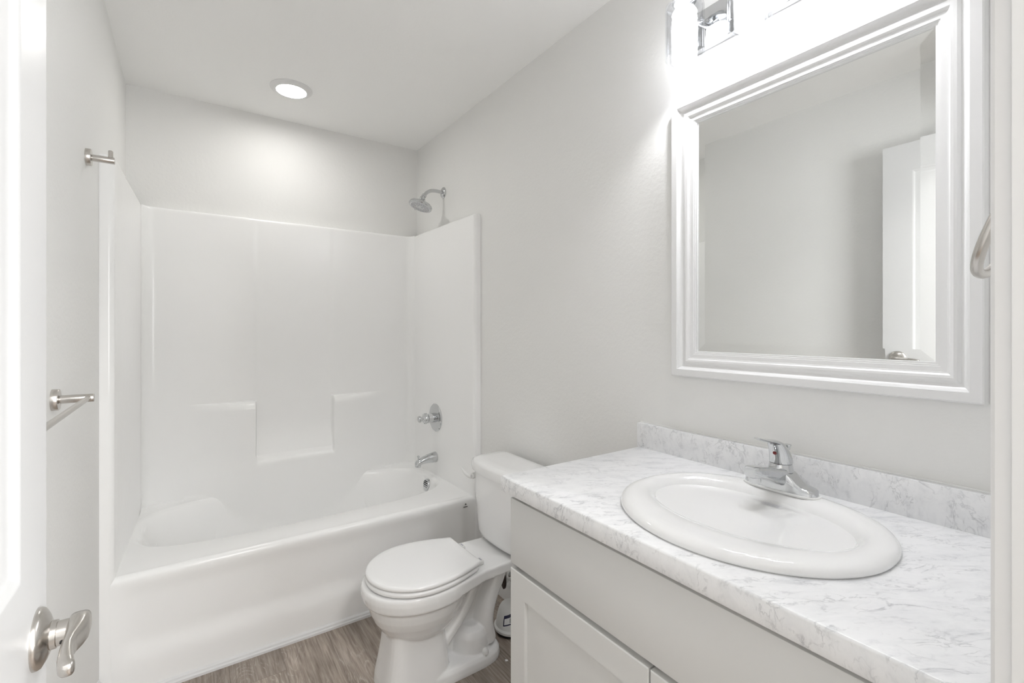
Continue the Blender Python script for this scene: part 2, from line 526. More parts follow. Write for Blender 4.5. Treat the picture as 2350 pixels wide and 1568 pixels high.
# small mould mark at the right end of the apron
ma = MB()
mx, my, mz = 1.183, YT - 0.0002, 0.401
ma.box((mx - 0.013, my, mz - 0.014), (mx + 0.010, my + 0.006, mz - 0.0105))
ma.add([(mx - 0.006, my, mz - 0.002), (mx + 0.005, my, mz - 0.002), (mx, my, mz + 0.007), (mx - 0.006, my + 0.006, mz - 0.002), (mx + 0.005, my + 0.006, mz - 0.002), (mx, my + 0.006, mz + 0.007)],
       [(0, 1, 2), (3, 5, 4), (0, 3, 4, 1), (1, 4, 5, 2), (2, 5, 3, 0)])
tag(ma.build('maker_mark', simple('mark_grey', (0.09, 0.085, 0.08), 0.5), tub, smooth=None), 'small dark triangle over a bar at the right end of the tub front')
# --- back panel: height field
RC = 0.05
def basin_ins(z):
    tab = [(RIM, 0.0), (RIM - 0.006, 0.004), (RIM - 0.014, 0.009), (RIM - 0.030, 0.014), (RIM - 0.30, 0.089), (0.11, 0.105), (0.0, 0.16)]
    for (z1, i1), (z0, i0) in zip(tab, tab[1:]):
        if z0 <= z <= z1: return i1 + (i0 - i1) * (z1 - z) / (z1 - z0)
    return 0.0
def basin_back(x, z):
    """y of the back side of the basin at x and height z"""
    ins = basin_ins(z)
    e = (3.6 - 0.5 * sstep(RIM, 0.13, z)) * 0.80
    a = (0.700 if x > 0.490 else 0.678) - ins * (1.0 if x > 0.490 else 1.75)
    q = min(1.0, abs((x - 0.490) / a))
    return 2.607 + (0.319 - ins * 0.62) * (1 - q ** e) ** (1 / e)
def smax(a, b2, k=0.012):
    h = max(0.0, min(1.0, 0.5 + 0.5 * (a - b2) / k))
    return b2 + (a - b2) * h + k * h * (1 - h)
def bulge(x, z):
    """how far the moulded back wall stands out from its flat plane"""
    prot = 0.052
    col = sstep(0.297, 0.311, x) * sstep(0.715, 0.700, x)          # 1 inside the centre column
    lin = min(1, max(0, (x + 0.01) / 0.31)) if x < 0.5 else min(1, max(0, (1.02 - x) / 0.315))
    lin = math.sin(PI / 2 * lin) ** 1.25
    if 0.29 < x < 0.72: lin = 1.0
    def ledge(z0, h):                                              # quarter-round shelf edge
        t = (z0 - z) / h
        if t <= 0: return 0.0
        if t >= 1: return 1.0
        return math.sqrt(1 - (1 - t) ** 2)
    d = prot * lin * ((1 - col) * ledge(0.918, 0.045) + col * ledge(0.622, 0.062))
    zz = max(z, RIM)
    low = sstep(0.80, 0.46, zz)
    wide = sstep(-0.16, 0.24, x) * sstep(1.17, 0.79, x)
    d = smax(d, prot * wide * low)
    d += 0.0025 * (1 - sstep(0.288, 0.318, x) * sstep(0.721, 0.692, x)) * sstep(0.62, 0.70, z)
    if z < RIM:
        yb = basin_back(x, z)
        face = YBK - d
        top = basin_back(x, RIM)
        if face > top:
            y = yb + 0.012
        else:
            t = sstep(RIM + 0.002, RIM - 0.085, z)
            y = min(face * (1 - t) + (yb - 0.0015 * min(1.0, (top - face) / 0.02)) * t, face)
        d = YBK - y
    return d
xa, xb = xl_in(2.9), xr_in(2.9)
xs = []
for k in range(10): xs.append(xa + RC * (1 - math.cos(PI / 2 * k / 9)))
inner = set()
x = xa + RC + 0.012
while x < xb - RC:
    inner.add(round(x, 4)); x += 0.014
for xx in (0.302, 0.706):
    for k in range(-6, 7): inner.add(round(xx + k * 0.002, 4))
xs += sorted(inner)
for k in range(9, -1, -1): xs.append(xb - RC * (1 - math.cos(PI / 2 * k / 9)))
zs = set()
z = 0.10
while z < TOP - 0.02: zs.add(round(z, 4)); z += 0.02
for z0, h in ((0.918, 0.045), (0.622, 0.062)):
    for k in range(0, 25): zs.add(round(z0 + 0.001 - h * (1 - math.cos(PI / 2 * k / 24)), 5))
zs = sorted(zs)
def cove(x):
    if x < xa + RC:
        t = x - xa; return RC - math.sqrt(max(0, RC * RC - (RC - t) ** 2))
    if x > xb - RC:
        t = xb - x; return RC - math.sqrt(max(0, RC * RC - (RC - t) ** 2))
    return 0
rings = []
for x in xs:
    r = [Vector((x, YBK - bulge(x, z) - cove(x), z)) for z in zs]
    top = YBK - bulge(x, 1.8) - cove(x)
    r += [Vector((x, top, TOP - 0.012)), Vector((x, top + 0.002, TOP - 0.005)), Vector((x, top + 0.006, TOP - 0.001)), Vector((x, top + 0.012, TOP)), Vector((x, YB - 0.001, TOP))]
    rings.append(r)
MB().loft(rings, False, False, closed=False).build('back_panel', M_GEL, tub, smooth=70)
# --- side panels: plan profile pulled up
def side(fn, sx, wallx, name):
    fx = fn(YT)
    plan = [(wallx - sx * 0.0008, YT + 0.02), (wallx - sx * 0.0008, YT + 0.0001), (wallx + sx * 0.004, YT)]
    r = 0.018
    for k in range(0, 9):
        a = PI / 2 * k / 8
        plan.append((fx - sx * r + sx * r * math.sin(a), YT + r - r * math.cos(a)))
    for k in range(1, 13):
        y = YT + r + (2.8912 - YT - r) * k / 12
        plan.append((fn(y), y))
    R = []
    for z, ins in ((0, 0), (RIM, 0), (1.0, 0), (1.6, 0), (TOP - 0.012, 0), (TOP - 0.005, 0.002), (TOP - 0.001, 0.006), (TOP, 0.012)):
        row = []
        for i, (x, y) in enumerate(plan):
            k = min(1.0, i / 3.0) if i < 3 else 1
            row.append(Vector((x - sx * ins * k * (1 if i >= 3 else 0), y + (ins if i < 12 else 0), z)))
        R.append(row)
    last = R[-1]
    R.append([Vector((wallx - sx * 0.0005, max(v.y, YT + 0.003), TOP)) for v in last])
    MB().loft(R, False, False, closed=False).build(name, M_GEL, tub, smooth=60)
side(xl_in, 1, XL + 0.001, 'side_panel')
side(xr_in, -1, XR - 0.001, 'side_panel')
# drain cover in the basin floor
MB().lathe((1.00, 2.607, 0.0885), (0, 0, 1), [(0, 0.034), (0.004, 0.033), (0.006, 0.026)]).build('drain', M_CHROME, tub)
# overflow cover
OX = 1.168
of = MB().lathe((OX + 0.022, 2.594, 0.378), (-1, 0, 0.16), [(0, 0.0365), (0.024, 0.0365), (0.030, 0.034), (0.031, 0.030)], 48).build('overflow_cover', M_CHROME, tub)
sl = MB()
for k in range(5):
    zz = 0.378 + 0.006 + (k - 2) * 0.011
    w = math.sqrt(0.0265 ** 2 - ((k - 2) * 0.011) ** 2)
    sl.box((OX - 0.0105, 2.594 - w, zz - 0.0022), (OX - 0.006, 2.594 + w, zz + 0.0022), 0.001)
tag(sl.build('slot', M_DARK, of, smooth=None), 'dark slots across the overflow cover')

# ------------------------------------------------------------------ shower fittings
sh = thing('showerhead', 'chrome round shower head on a bent arm high on the right wall above the tub', 'shower head', (XR, 2.582, 2.137))
MB().lathe((XR, 2.582, 2.137), (-1, 0, 0), [(0, 0.033), (0.004, 0.033), (0.009, 0.029), (0.013, 0.018), (0.014, 0.011)]).build('escutcheon', M_CHROME, sh)
path = catmull([(XR - 0.004, 2.582, 2.137), (XR - 0.05, 2.582, 2.140), (XR - 0.085, 2.582, 2.135), (XR - 0.110, 2.582, 2.120), (XR - 0.128, 2.582, 2.098)], 8)
MB().tube(path, 0.0105, 20).build('arm', M_CHROME, sh)
hd = Vector((-0.34, -0.02, -0.94)).normalized()
J = Vector((XR - 0.128, 2.582, 2.098))
MB().lathe(J - Vector((-0.55, 0, -0.83)) * 0.008, (-0.55, 0, -0.83), [(0, 0.012), (0.002, 0.0145), (0.014, 0.0145), (0.016, 0.012), (0.026, 0.016), (0.034, 0.016), (0.038, 0.010)]).build('swivel_nut', M_CHROME, sh)
HC = J + hd * 0.030
hb = MB().lathe(HC, hd, [(-0.012, 0.014), (0.0, 0.020), (0.010, 0.034), (0.020, 0.054), (0.026, 0.066), (0.032, 0.070), (0.040, 0.070), (0.043, 0.067)], 56).build('head_body', M_CHROME, sh)
fp = MB().lathe(HC, hd, [(0.0405, 0.062), (0.0445, 0.062), (0.0455, 0.058)], 56).build('spray_face', M_FACE, sh)
nz = MB()
a = hd.cross(Vector((0, 1, 0))).normalized(); b2 = hd.cross(a).normalized()
for rr, cnt in ((0.052, 30), (0.044, 24), (0.036, 20), (0.027, 14)):
    for k in range(cnt):
        an = 2 * PI * k / cnt + rr * 40
        nz.lathe(HC + hd * 0.045 + a * math.cos(an) * rr + b2 * math.sin(an) * rr, hd, [(0, 0.0022), (0.0022, 0.0014)], 8)
nz.build('nozzle_ring', M_NOZZLE, fp)
MB().lathe(HC + hd * 0.0445, hd, [(0, 0.017), (0.004, 0.016), (0.006, 0.011)], 32).build('centre_cap', M_CHROME, fp)
MB().tube([HC + hd * 0.036 - b2 * 0.068, HC + hd * 0.040 - b2 * 0.080], [0.006, 0.005], 12).build('spray_lever', M_CHROME, sh)

VX, VY, VZ = xr_in(2.59), 2.589, 0.779
va = thing('shower_valve', 'chrome round shower valve plate with a stepped knob on the right tub surround', 'shower valve', (VX, VY, VZ))
MB().lathe((VX + 0.002, VY, VZ), (-1, 0, 0), [(0, 0.083), (0.005, 0.083), (0.009, 0.079), (0.012, 0.060), (0.014, 0.036)], 64).build('face_plate', M_CHROME, va)
MB().lathe((VX - 0.010, VY, VZ), (-1, 0, 0), [(0, 0.029), (0.006, 0.0285), (0.040, 0.0275), (0.043, 0.025)], 40).build('sleeve', M_CHROME, va)
kn = MB()
kn.lathe((VX - 0.054, VY, VZ), (-1, 0, 0), [(0, 0.022), (0.002, 0.028), (0.010, 0.030), (0.018, 0.029), (0.026, 0.024), (0.031, 0.016), (0.034, 0.013), (0.040, 0.013), (0.043, 0.018), (0.050, 0.0195), (0.057, 0.017), (0.060, 0.010)], 40)
knob = kn.build('knob', M_CHROME, va)
rb = MB()
for k in range(8):
    an = 2 * PI * k / 8
    rb.tube([(VX - 0.058, VY + math.cos(an) * 0.0295, VZ + math.sin(an) * 0.0295), (VX - 0.076, VY + math.cos(an) * 0.028, VZ + math.sin(an) * 0.028)], 0.0035, 8)
rb.build('grip_rib', M_CHROME, knob)
MB().box((VX - 0.0118, VY - 0.045, VZ - 0.002), (VX - 0.0095, VY - 0.034, VZ + 0.002)).build('pointer', M_DARK, va)

SX, SY, SZ = xr_in(2.59), 2.589, 0.542
sp = thing('tub_spout', 'chrome tub spout with a pull-up diverter over the drain end of the tub', 'tub spout', (SX, SY, SZ))
rings = []
for (dx, zc, hz, hy) in ((-0.002, 0.000, 0.031, 0.030), (0.004, 0.0, 0.032, 0.031), (0.03, -0.001, 0.029, 0.028), (0.06, -0.004, 0.0245, 0.025), (0.085, -0.009, 0.021, 0.0235), (0.105, -0.0150, 0.019, 0.0225), (0.118, -0.021, 0.0185, 0.0215), (0.126, -0.028, 0.015, 0.019)):
    rings.append([Vector((SX - dx, SY + math.cos(2 * PI * k / 28) * hy, SZ + zc + math.sin(2 * PI * k / 28) * hz)) for k in range(28)])
MB().loft(rings).build('spout_body', M_CHROME, sp, 50)
MB().lathe((SX - 0.112, SY, SZ - 0.026), (-0.15, 0, -1), [(0, 0.018), (0.018, 0.0165), (0.019, 0.013)], 28).build('outlet', M_CHROME, sp)
MB().lathe((SX - 0.112, SY, SZ - 0.002), (0, 0, 1), [(0, 0.0035), (0.014, 0.0035), (0.016, 0.007), (0.021, 0.008), (0.025, 0.006), (0.026, 0.002)], 20).build('diverter_knob', M_CHROME, sp)

# ------------------------------------------------------------------ left wall hardware
TZ = 1.150
tbar = thing('towel_bar', 'brushed nickel towel bar on the left wall, partly behind the open door', 'towel bar', (XL, 1.21, TZ))
BX = XL + 0.062
for y in (1.467, 0.945):
    ps = MB().lathe((XL, y, TZ), (1, 0, 0), [(0, 0.0245), (0.011, 0.0245), (0.0125, 0.0235), (0.0128, 0.010)], 40).build('wall_mount', M_NICKEL, tbar)
    MB().lathe((XL + 0.011, y, TZ), (1, 0, 0), [(0, 0.0075), (0.003, 0.0075), (0.0032, 0.0095), (0.060, 0.0095), (0.061, 0.009)], 28).build('post', M_NICKEL, ps)
MB().lathe((BX, 0.945, TZ), (0, 1, 0), [(0, 0.0058), (0.522, 0.0058)], 24).build('bar', M_NICKEL, tbar)

HZ, HY = 1.830, 1.893
hk = thing('robe_hook', 'brushed nickel robe hook high on the left wall beside the tub surround', 'robe hook', (XL, HY, HZ))
MB().lathe((XL, HY, HZ), (1, 0, 0), [(0, 0.0255), (0.0115, 0.0255), (0.013, 0.0245), (0.0133, 0.010)], 40).build('wall_mount', M_NICKEL, hk)
MB().lathe((XL + 0.012, HY, HZ), (1, 0, 0), [(0, 0.008), (0.003, 0.008), (0.0032, 0.0100), (0.054, 0.0100), (0.055, 0.0095)], 28).build('post', M_NICKEL, hk)
MB().lathe((XL + 0.057, HY, HZ), (0, 0, 1), [(0, 0.0062), (0.028, 0.0062), (0.030, 0.0052), (0.0305, 0.003)], 24).build('peg', M_NICKEL, hk)

# ------------------------------------------------------------------ door (open against the left wall)
DFX = -0.150; DY0, DY1 = 0.105, 0.831; DTOP = 2.155
dm = MB()
st, dth = 0.107, 0.035
zs_p = [(0.21, 0.83), (1.033, DTOP - 0.125)]
def door_face(x, sx):
    """front skin with two sunken moulded panels; sx = outward direction"""
    V = []; F = []
    ys = [DY0, DY0 + st, DY1 - st, DY1]
    zz = [0.012, zs_p[0][0], zs_p[0][1], zs_p[1][0], zs_p[1][1], DTOP]
    idx = {}
    for i, y in enumerate(ys):
        for k, z in enumerate(zz):
            idx[i, k] = len(V); V.append((x, y, z))
    for i in range(3):
        for k in range(5):
            if i == 1 and k in (1, 3):
                continue
            F.append((idx[i, k], idx[i + 1, k], idx[i + 1, k + 1], idx[i, k + 1]))
    for (za, zb) in zs_p:
        rings = []
        for ins, dep in ((0, 0), (0.003, 0.001), (0.009, 0.0055), (0.013, 0.0075), (0.019, 0.0085), (0.023, 0.0105), (0.034, 0.0105), (0.052, 0.0055)):
            rings.append([(x - sx * dep, ys[1] + ins, za + ins), (x - sx * dep, ys[2] - ins, za + ins), (x - sx * dep, ys[2] - ins, zb - ins), (x - sx * dep, ys[1] + ins, zb - ins)])
        o = len(V)
        for r in rings: V += r
        for k in range(len(rings) - 1):
            for i in range(4):
                j = (i + 1) % 4
                F.append((o + k * 4 + i, o + k * 4 + j, o + k * 4 + 4 + j, o + k * 4 + 4 + i))
        e = o + (len(rings) - 1) * 4
        F.append((e, e + 1, e + 2, e + 3))
    return V, F
dm.add(*door_face(DFX, 1)); dm.add(*door_face(DFX - dth, -1))
for (ya, yb2, za, zb) in ((DY0, DY0, 0.012, DTOP), (DY1, DY1, 0.012, DTOP)):
    dm.add([(DFX, ya, za), (DFX - dth, ya, za), (DFX - dth, ya, zb), (DFX, ya, zb)], [(0, 1, 2, 3)])
for z in (0.012, DTOP):
    dm.add([(DFX, DY0, z), (DFX - dth, DY0, z), (DFX - dth, DY1, z), (DFX, DY1, z)], [(0, 1, 2, 3)])
door = structure(dm.build('door_1', M_DOOR, smooth=30), 'open white two-panel door against the left wall')
LY, LZ = 0.783, 0.941
hnd = MB().lathe((DFX, LY, LZ), (1, 0, 0), [(0, 0.0345), (0.003, 0.0345), (0.006, 0.033), (0.010, 0.026), (0.0125, 0.0195), (0.0135, 0.017)], 48).build('door_handle', M_NICKEL, door)
tag(hnd, 'brushed nickel lever handle')
nk = MB().lathe((DFX + 0.012, LY, LZ), (1, 0, 0), [(0, 0.0165), (0.0065, 0.0160), (0.007, 0.0142), (0.026, 0.0142)], 36).build('neck', M_NICKEL, hnd)
LX = DFX + 0.038
lv = []
for (y, dx, dz, hx, hz) in ((0.0135, 0.0, 0.002, 0.0090, 0.0120), (0.010, 0.0, 0.002, 0.0108, 0.0145), (0.0, 0.0, 0.002, 0.0110, 0.0152), (-0.010, 0.0, 0.001, 0.0108, 0.0150), (-0.020, -0.001, 0.0, 0.0090, 0.0142), (-0.032, -0.003, -0.0005, 0.0066, 0.0130), (-0.045, -0.004, -0.001, 0.0058, 0.0118), (-0.058, -0.003, -0.0015, 0.0064, 0.0108), (-0.072, -0.001, -0.002, 0.0074, 0.0100), (-0.081, 0.001, -0.002, 0.0074, 0.0090), (-0.0865, 0.002, -0.002, 0.0060, 0.0070), (-0.0885, 0.002, -0.002, 0.0036, 0.0040), (-0.089, 0.002, -0.002, 0.0008, 0.0009)):
    lv.append([Vector((LX + dx + math.copysign(abs(math.cos(2 * PI * k / 24)) ** 0.6, math.cos(2 * PI * k / 24)) * hx, LY + y, LZ + dz + math.copysign(abs(math.sin(2 * PI * k / 24)) ** 0.6, math.sin(2 * PI * k / 24)) * hz)) for k in range(24)])
MB().loft(lv).build('lever', M_NICKEL, hnd, 50)
MB().lathe((DFX + 0.0245, LY - 0.0132, LZ - 0.0050), (0, -1, -0.4), [(0, 0.0021), (0.0018, 0.0021)], 12).build('set_screw', M_DARK, hnd)

# ------------------------------------------------------------------ recessed ceiling light
RLX, RLY = 0.424, 2.570
cl = thing('recessed_ceiling_light', 'round white recessed ceiling light glowing above the bathtub', 'ceiling light', (RLX, RLY, CZ))
MB().lathe((RLX, RLY, CZ), (0, 0, -1), [(-0.001, 0.0975), (0.003, 0.0975), (0.006, 0.095), (0.0125, 0.080), (0.0145, 0.0715), (0.0140, 0.0695), (0.006, 0.0690)], 72, True, False).build('trim_ring', M_TRIM, cl)
tag(MB().lathe((RLX, RLY, CZ), (0, 0, -1), [(0.002, 0.0688), (0.0095, 0.0688), (0.0105, 0.060), (0.0110, 0.03), (0.0111, 0.001)], 72).build('lens', M_LENS, cl), 'glowing white lens')
# fill light added on the unseen hall ceiling behind the camera
hl = thing('hall_fill_light', 'round fill light added on the unseen hall ceiling outside the doorway', 'ceiling light', (0.35, -0.80, CZ))
MB().lathe((0.35, -0.80, CZ), (0, 0, -1), [(0, 0.22), (0.03, 0.22), (0.035, 0.205)], 48, True, False).build('base', M_TRIM, hl)
MB().lathe((0.35, -0.80, CZ), (0, 0, -1), [(0.03, 0.205), (0.05, 0.195), (0.07, 0.15), (0.08, 0.08), (0.083, 0.001)], 48, False).build('diffuser', M_HALL_FILL, hl)

# ------------------------------------------------------------------ vanity light
VLX = XR
LZB, LZT = 2.139, 2.252
vl = thing('vanity_light', 'chrome three-lamp vanity light with clear glass shades above the mirror', 'wall light', (XR, 0.643, 2.2))
MB().box((XR - 0.026, 0.425, LZB), (XR - 0.0035, 0.861, LZT), 0.003, 3).build('back_plate', M_CHROME, vl)
MB().box((XR - 0.004, 0.435, LZB + 0.008), (XR - 0.0002, 0.851, LZT - 0.008)).build('plate_shade_gap', M_DARK, vl, None)  # dark block standing in for the shadow gap between plate and wall
GX = XR - 0.098
for gy in (0.832, 0.643, 0.454):
    arm = MB()
    arm.tube(catmull([(XR - 0.024, gy, 2.215), (XR - 0.06, gy, 2.220), (GX + 0.012, gy, 2.246), (GX, gy, 2.275)], 6), 0.009, 14)
    ar = arm.build('lamp_arm', M_CHROME, vl)
    MB().lathe((GX, gy, 2.247), (0, 0, 1), [(0, 0.030), (0.004, 0.034), (0.016, 0.034), (0.022, 0.022), (0.034, 0.016), (0.040, 0.008)], 32).build('socket_cap', M_CHROME, ar)
    gs = MB()
    gs.lathe((GX, gy, 0), (0, 0, 1), [(2.249, 0.030), (2.247, 0.045), (2.241, 0.0515), (2.232, 0.0535), (2.10, 0.0535), (2.0925, 0.053), (2.0905, 0.0515), (2.0925, 0.050), (2.10, 0.0495), (2.230, 0.0495), (2.238, 0.046), (2.243, 0.030)], 64, False, False)
    sd = gs.build('glass_shade', M_GLASS, vl, 60)
    ci = MB()
    n = 16
    rr = []
    k = 0
    levels = [2.104 + i * (2.228 - 2.104) / 12 for i in range(13)]
    for i, z in enumerate(levels):
        rad = 0.0335 if 0 < i < 12 else 0.029
        rad += 0.0014 if i % 2 else 0
        rr.append([Vector((GX + math.cos(2 * PI * (q + 0.5 * (i % 2)) / n) * rad, gy + math.sin(2 * PI * (q + 0.5 * (i % 2)) / n) * rad, z)) for q in range(n)])
    ci.loft(rr, cap0=False)
    tag(ci.build('crystal_insert', M_CRYSTAL, sd, None), 'lit faceted crystal cylinder')
    bl = bpy.data.lights.new('bulb', 'SPOT')
    bl.energy = BULB_WATTS; bl.spot_size = math.radians(130); bl.spot_blend = 0.5; bl.shadow_soft_size = 0.012
    bl.color = (0.97, 0.98, 1.0)
    bo_ = bpy.data.objects.new('bulb', bl)
    bo_.location = (GX, gy, 2.122)
    COL.objects.link(bo_)
    bo_.parent = sd

# ------------------------------------------------------------------ mirror
MY0, MY1, MZ0, MZ1 = 0.225, 0.930, 1.166, 2.012
mr = thing('framed_mirror', 'white moulded frame mirror on the right wall above the sink', 'mirror', (XR, (MY0 + MY1) / 2, MZ0))
prof = [(0.0, 0.001), (0.0, 0.024), (0.0015, 0.029), (0.004, 0.031), (0.0215, 0.031), (0.023, 0.030), (0.0235, 0.027), (0.027, 0.0215), (0.033, 0.0165), (0.0365, 0.0155), (0.038, 0.0165), (0.042, 0.0195), (0.047, 0.0205), (0.052, 0.019), (0.0555, 0.0155), (0.0575, 0.0150), (0.058, 0.0138), (0.0685, 0.0130), (0.069, 0.0108), (0.0725, 0.0106), (0.073, 0.0084), (0.077, 0.0082), (0.0775, 0.004), (0.079, 0.002), (0.079, 0.001)]
rings = [[Vector((XR - h, MY0 + o, MZ0 + o)), Vector((XR - h, MY1 - o, MZ0 + o)), Vector((XR - h, MY1 - o, MZ1 - o)), Vector((XR - h, MY0 + o, MZ1 - o))] for o, h in prof]
MB().loft(rings, False, False).build('frame', M_TRIM, mr, 25)
o0 = 0.0775
gl = []
for o, h in ((o0, 0.0036), (o0 + 0.0245, 0.0056)):
    gl.append([Vector((XR - h, MY0 + o, MZ0 + o)), Vector((XR - h, MY1 - o, MZ0 + o)), Vector((XR - h, MY1 - o, MZ1 - o)), Vector((XR - h, MY0 + o, MZ1 - o))])
tag(MB().loft(gl, False, True).build('mirror_glass', M_MIRROR, mr, None), 'bevelled mirror glass')

# ------------------------------------------------------------------ towel ring on the door wall
tr = thing('towel_ring', 'brushed nickel towel ring on the door wall just right of the mirror', 'towel ring', (0.845, YF, 1.52))
MB().lathe((0.845, YF, 1.52), (0, 1, 0), [(0, 0.0245), (0.011, 0.0245), (0.0125, 0.0235), (0.0128, 0.009)], 36).build('wall_mount', M_NICKEL, tr)
MB().lathe((0.845, YF + 0.011, 1.52), (0, 1, 0), [(0, 0.009), (0.024, 0.009), (0.0245, 0.008)], 24).build('post', M_NICKEL, tr)
rp = []
for k in range(65):
    t = 2 * PI * k / 64
    ex = 2.4
    c, s = math.cos(t), math.sin(t)
    r = 0.0715 * (abs(c) ** ex + abs(s) ** ex) ** (-1 / ex)
    zz = s * r
    rp.append((0.850 + c * r * 0.95, 0.128 - zz * 0.42, 1.4545 + zz))
MB().tube(rp, 0.0062, 14, cap=False).build('ring', M_NICKEL, tr)

# ------------------------------------------------------------------ vanity cabinet
CY0, CY1 = 0.125, 1.057
FX = 0.721
CTOP, CBOT = 0.9135, 0.8715
vc = thing('vanity_cabinet', 'white shaker vanity cabinet under the marble counter on the right wall', 'cabinet', (1.0, 0.59, 0))
bd = MB()
bd.box((FX + 0.019, CY0, 0.10), (XR - 0.001, CY0 + 0.016, CBOT - 0.001))
bd.box((FX + 0.019, CY1 - 0.016, 0.0), (XR - 0.001, CY1, CBOT - 0.001))
bd.box((FX + 0.019, CY0, 0.10), (XR - 0.001, CY1, 0.118))
bd.box((XR - 0.012, CY0, 0.10), (XR - 0.001, CY1, CBOT - 0.001))
bd.box((FX + 0.08, CY0, 0.0), (FX + 0.095, CY1, 0.10))
# face frame
bd.box((FX + 0.019, CY0, 0.10), (FX + 0.038, CY0 + 0.04, CBOT - 0.001)).box((FX + 0.019, CY1 - 0.04, 0.10), (FX + 0.038, CY1, CBOT - 0.001))
bd.box((FX + 0.019, CY0, CBOT - 0.04), (FX + 0.038, CY1, CBOT - 0.001)).box((FX + 0.019, CY0, 0.65), (FX + 0.038, CY1, 0.69)).box((FX + 0.019, CY0, 0.10), (FX + 0.038, CY1, 0.14)).box((FX + 0.019, 0.57, 0.10), (FX + 0.038, 0.61, 0.67))
bd.build('carcass', M_CAB, vc, None)
MB().box((FX, CY0 + 0.001, 0.677), (FX + 0.019, CY1 - 0.001, 0.853), 0.0022, 2).build('drawer_front', M_CAB, vc)
def shaker(y0, y1, z0, z1, name):
    r, dp, th = 0.0655, 0.0085, 0.019
    V = []; F = []
    rings = []
    e = 0.002
    seq = [(0, th), (0, e), (e, 0), (r - 0.0008, 0), (r, 0.0008), (r + 0.0005, dp)]
    for ins, d in seq:
        rings.append([Vector((FX + d, y0 + ins, z0 + ins)), Vector((FX + d, y1 - ins, z0 + ins)), Vector((FX + d, y1 - ins, z1 - ins)), Vector((FX + d, y0 + ins, z1 - ins))])
    return MB().loft(rings, True, True).build(name, M_CAB, vc, 30)
shaker(0.5905, CY1 - 0.001, 0.125, 0.6635, 'door')
shaker(CY0 + 0.001, 0.5865, 0.125, 0.6635, 'door')

# counter with an oval cut-out
SKX, SKY = 0.962, 0.545
ct = thing('vanity_countertop', 'white and grey marble look countertop on the vanity cabinet with backsplash', 'countertop', (0.98, 0.58, CBOT))
N = 128
X0, X1, Y0, Y1 = 0.698, XR - 0.0005, YF + 0.001, 1.069
hole = lambda z, g=0.0: superell(SKX, SKY, 0.205 + g, 0.238 + g, 2.0, N, z)
rings = [hole(CBOT), hole(CTOP)]
for ins, z in ((0.0045, CTOP), (0.0016, CTOP - 0.0013), (0.0, CTOP - 0.0045)):
    rings.append(rect_ring(X0 + ins, Y0, X1, Y1 - ins, z, N))
rings += [rect_ring(X0, Y0, X1, Y1, CBOT + 0.003, N), rect_ring(X0 + 0.002, Y0, X1, Y1 - 0.002, CBOT, N)]
rings.append(hole(CBOT))
MB().loft(rings, False, False).build('slab', M_MARBLE, ct, 40)
MB().box((XR - 0.0205, Y0, CTOP - 0.001), (XR - 0.0005, Y1 + 0.004, 0.9945), 0.0022, 2).build('backsplash', M_MARBLE, ct)
MB().box((XR - 0.004, Y0, 0.993), (XR - 0.0002, Y1 + 0.004, 0.9975), 0.001, 1).build('caulk_bead', M_CAULK, ct)

# ------------------------------------------------------------------ sink
sk = thing('drop_in_sink', 'white oval drop-in sink set into the marble look counter', 'sink', (SKX, SKY, CTOP))
N = 112
def ell(cx, cy, a, b2, z, nf=2.0, nb=2.25):
    out = []
    for i in range(N):
        t = 2 * PI * i / N
        c, s = math.cos(t), math.sin(t)
        e = nb if c > 0 else nf
        r = (abs(c) ** e + abs(s) ** e) ** (-1 / e)
        out.append(Vector((cx + a * r * c, cy + b2 * r * s, z)))
    return out
A, B = 0.2285, 0.262
icx, icy, ia, ib = 0.982, 0.553, 0.118, 0.196
rings = [ell(SKX, SKY, A - 0.012, B - 0.012, CTOP + 0.0006), ell(SKX, SKY, A - 0.002, B - 0.002, CTOP + 0.0008), ell(SKX, SKY, A, B, CTOP + 0.004), ell(SKX, SKY, A - 0.0012, B - 0.0012, CTOP + 0.0095), ell(SKX, SKY, A - 0.0055, B - 0.0055, CTOP + 0.015), ell(SKX, SKY, A - 0.013, B - 0.013, CTOP + 0.0188), ell(SKX, SKY, A - 0.024, B - 0.022, CTOP + 0.0205)]
def mixr(f, a, b2, z):
    return ell(SKX + (icx - SKX) * f, SKY + (icy - SKY) * f, a, b2, z, 2.0, 2.25)
rings += [mixr(0.25, 0.196, 0.2360, CTOP + 0.0208), mixr(0.50, 0.1755, 0.2270, CTOP + 0.0203), mixr(0.70, 0.1600, 0.2205, CTOP + 0.0180), mixr(0.85, 0.1470, 0.2140, CTOP + 0.0135), mixr(0.95, 0.1370, 0.2075, CTOP + 0.0070), mixr(1.0, 0.1285, 0.2010, CTOP - 0.0015)]
for f, z in ((1.015, -0.0125), (0.945, -0.0260), (0.875, -0.0415), (0.80, -0.0590), (0.715, -0.0780), (0.61, -0.0965), (0.48, -0.1130), (0.33, -0.1235), (0.2, -0.1280), (0.11, -0.1300)):
    rings.append(ell(icx, icy, ia * f * (1 + 0.0), ib * f, CTOP + z, 2.0, 2.15))
bowl = MB().loft(rings, True, True)
bo = bowl.build('bowl', M_PORC, sk, 60)
MB().lathe((icx, icy, CTOP - 0.131), (0, 0, 1), [(0, 0.024), (0.004, 0.024), (0.005, 0.018), (0.010, 0.017), (0.011, 0.012)], 32).build('drain', M_CHROME, sk)
bvh = BVHTree.FromPolygons([tuple(v) for v in bowl.v], bowl.f)
def on_bowl(x, y, up=0.0004):
    h = bvh.ray_cast(Vector((x, y, 1.2)), Vector((0, 0, -1)))
    return h[0] + h[1] * (up if h[1].z > 0 else -up)
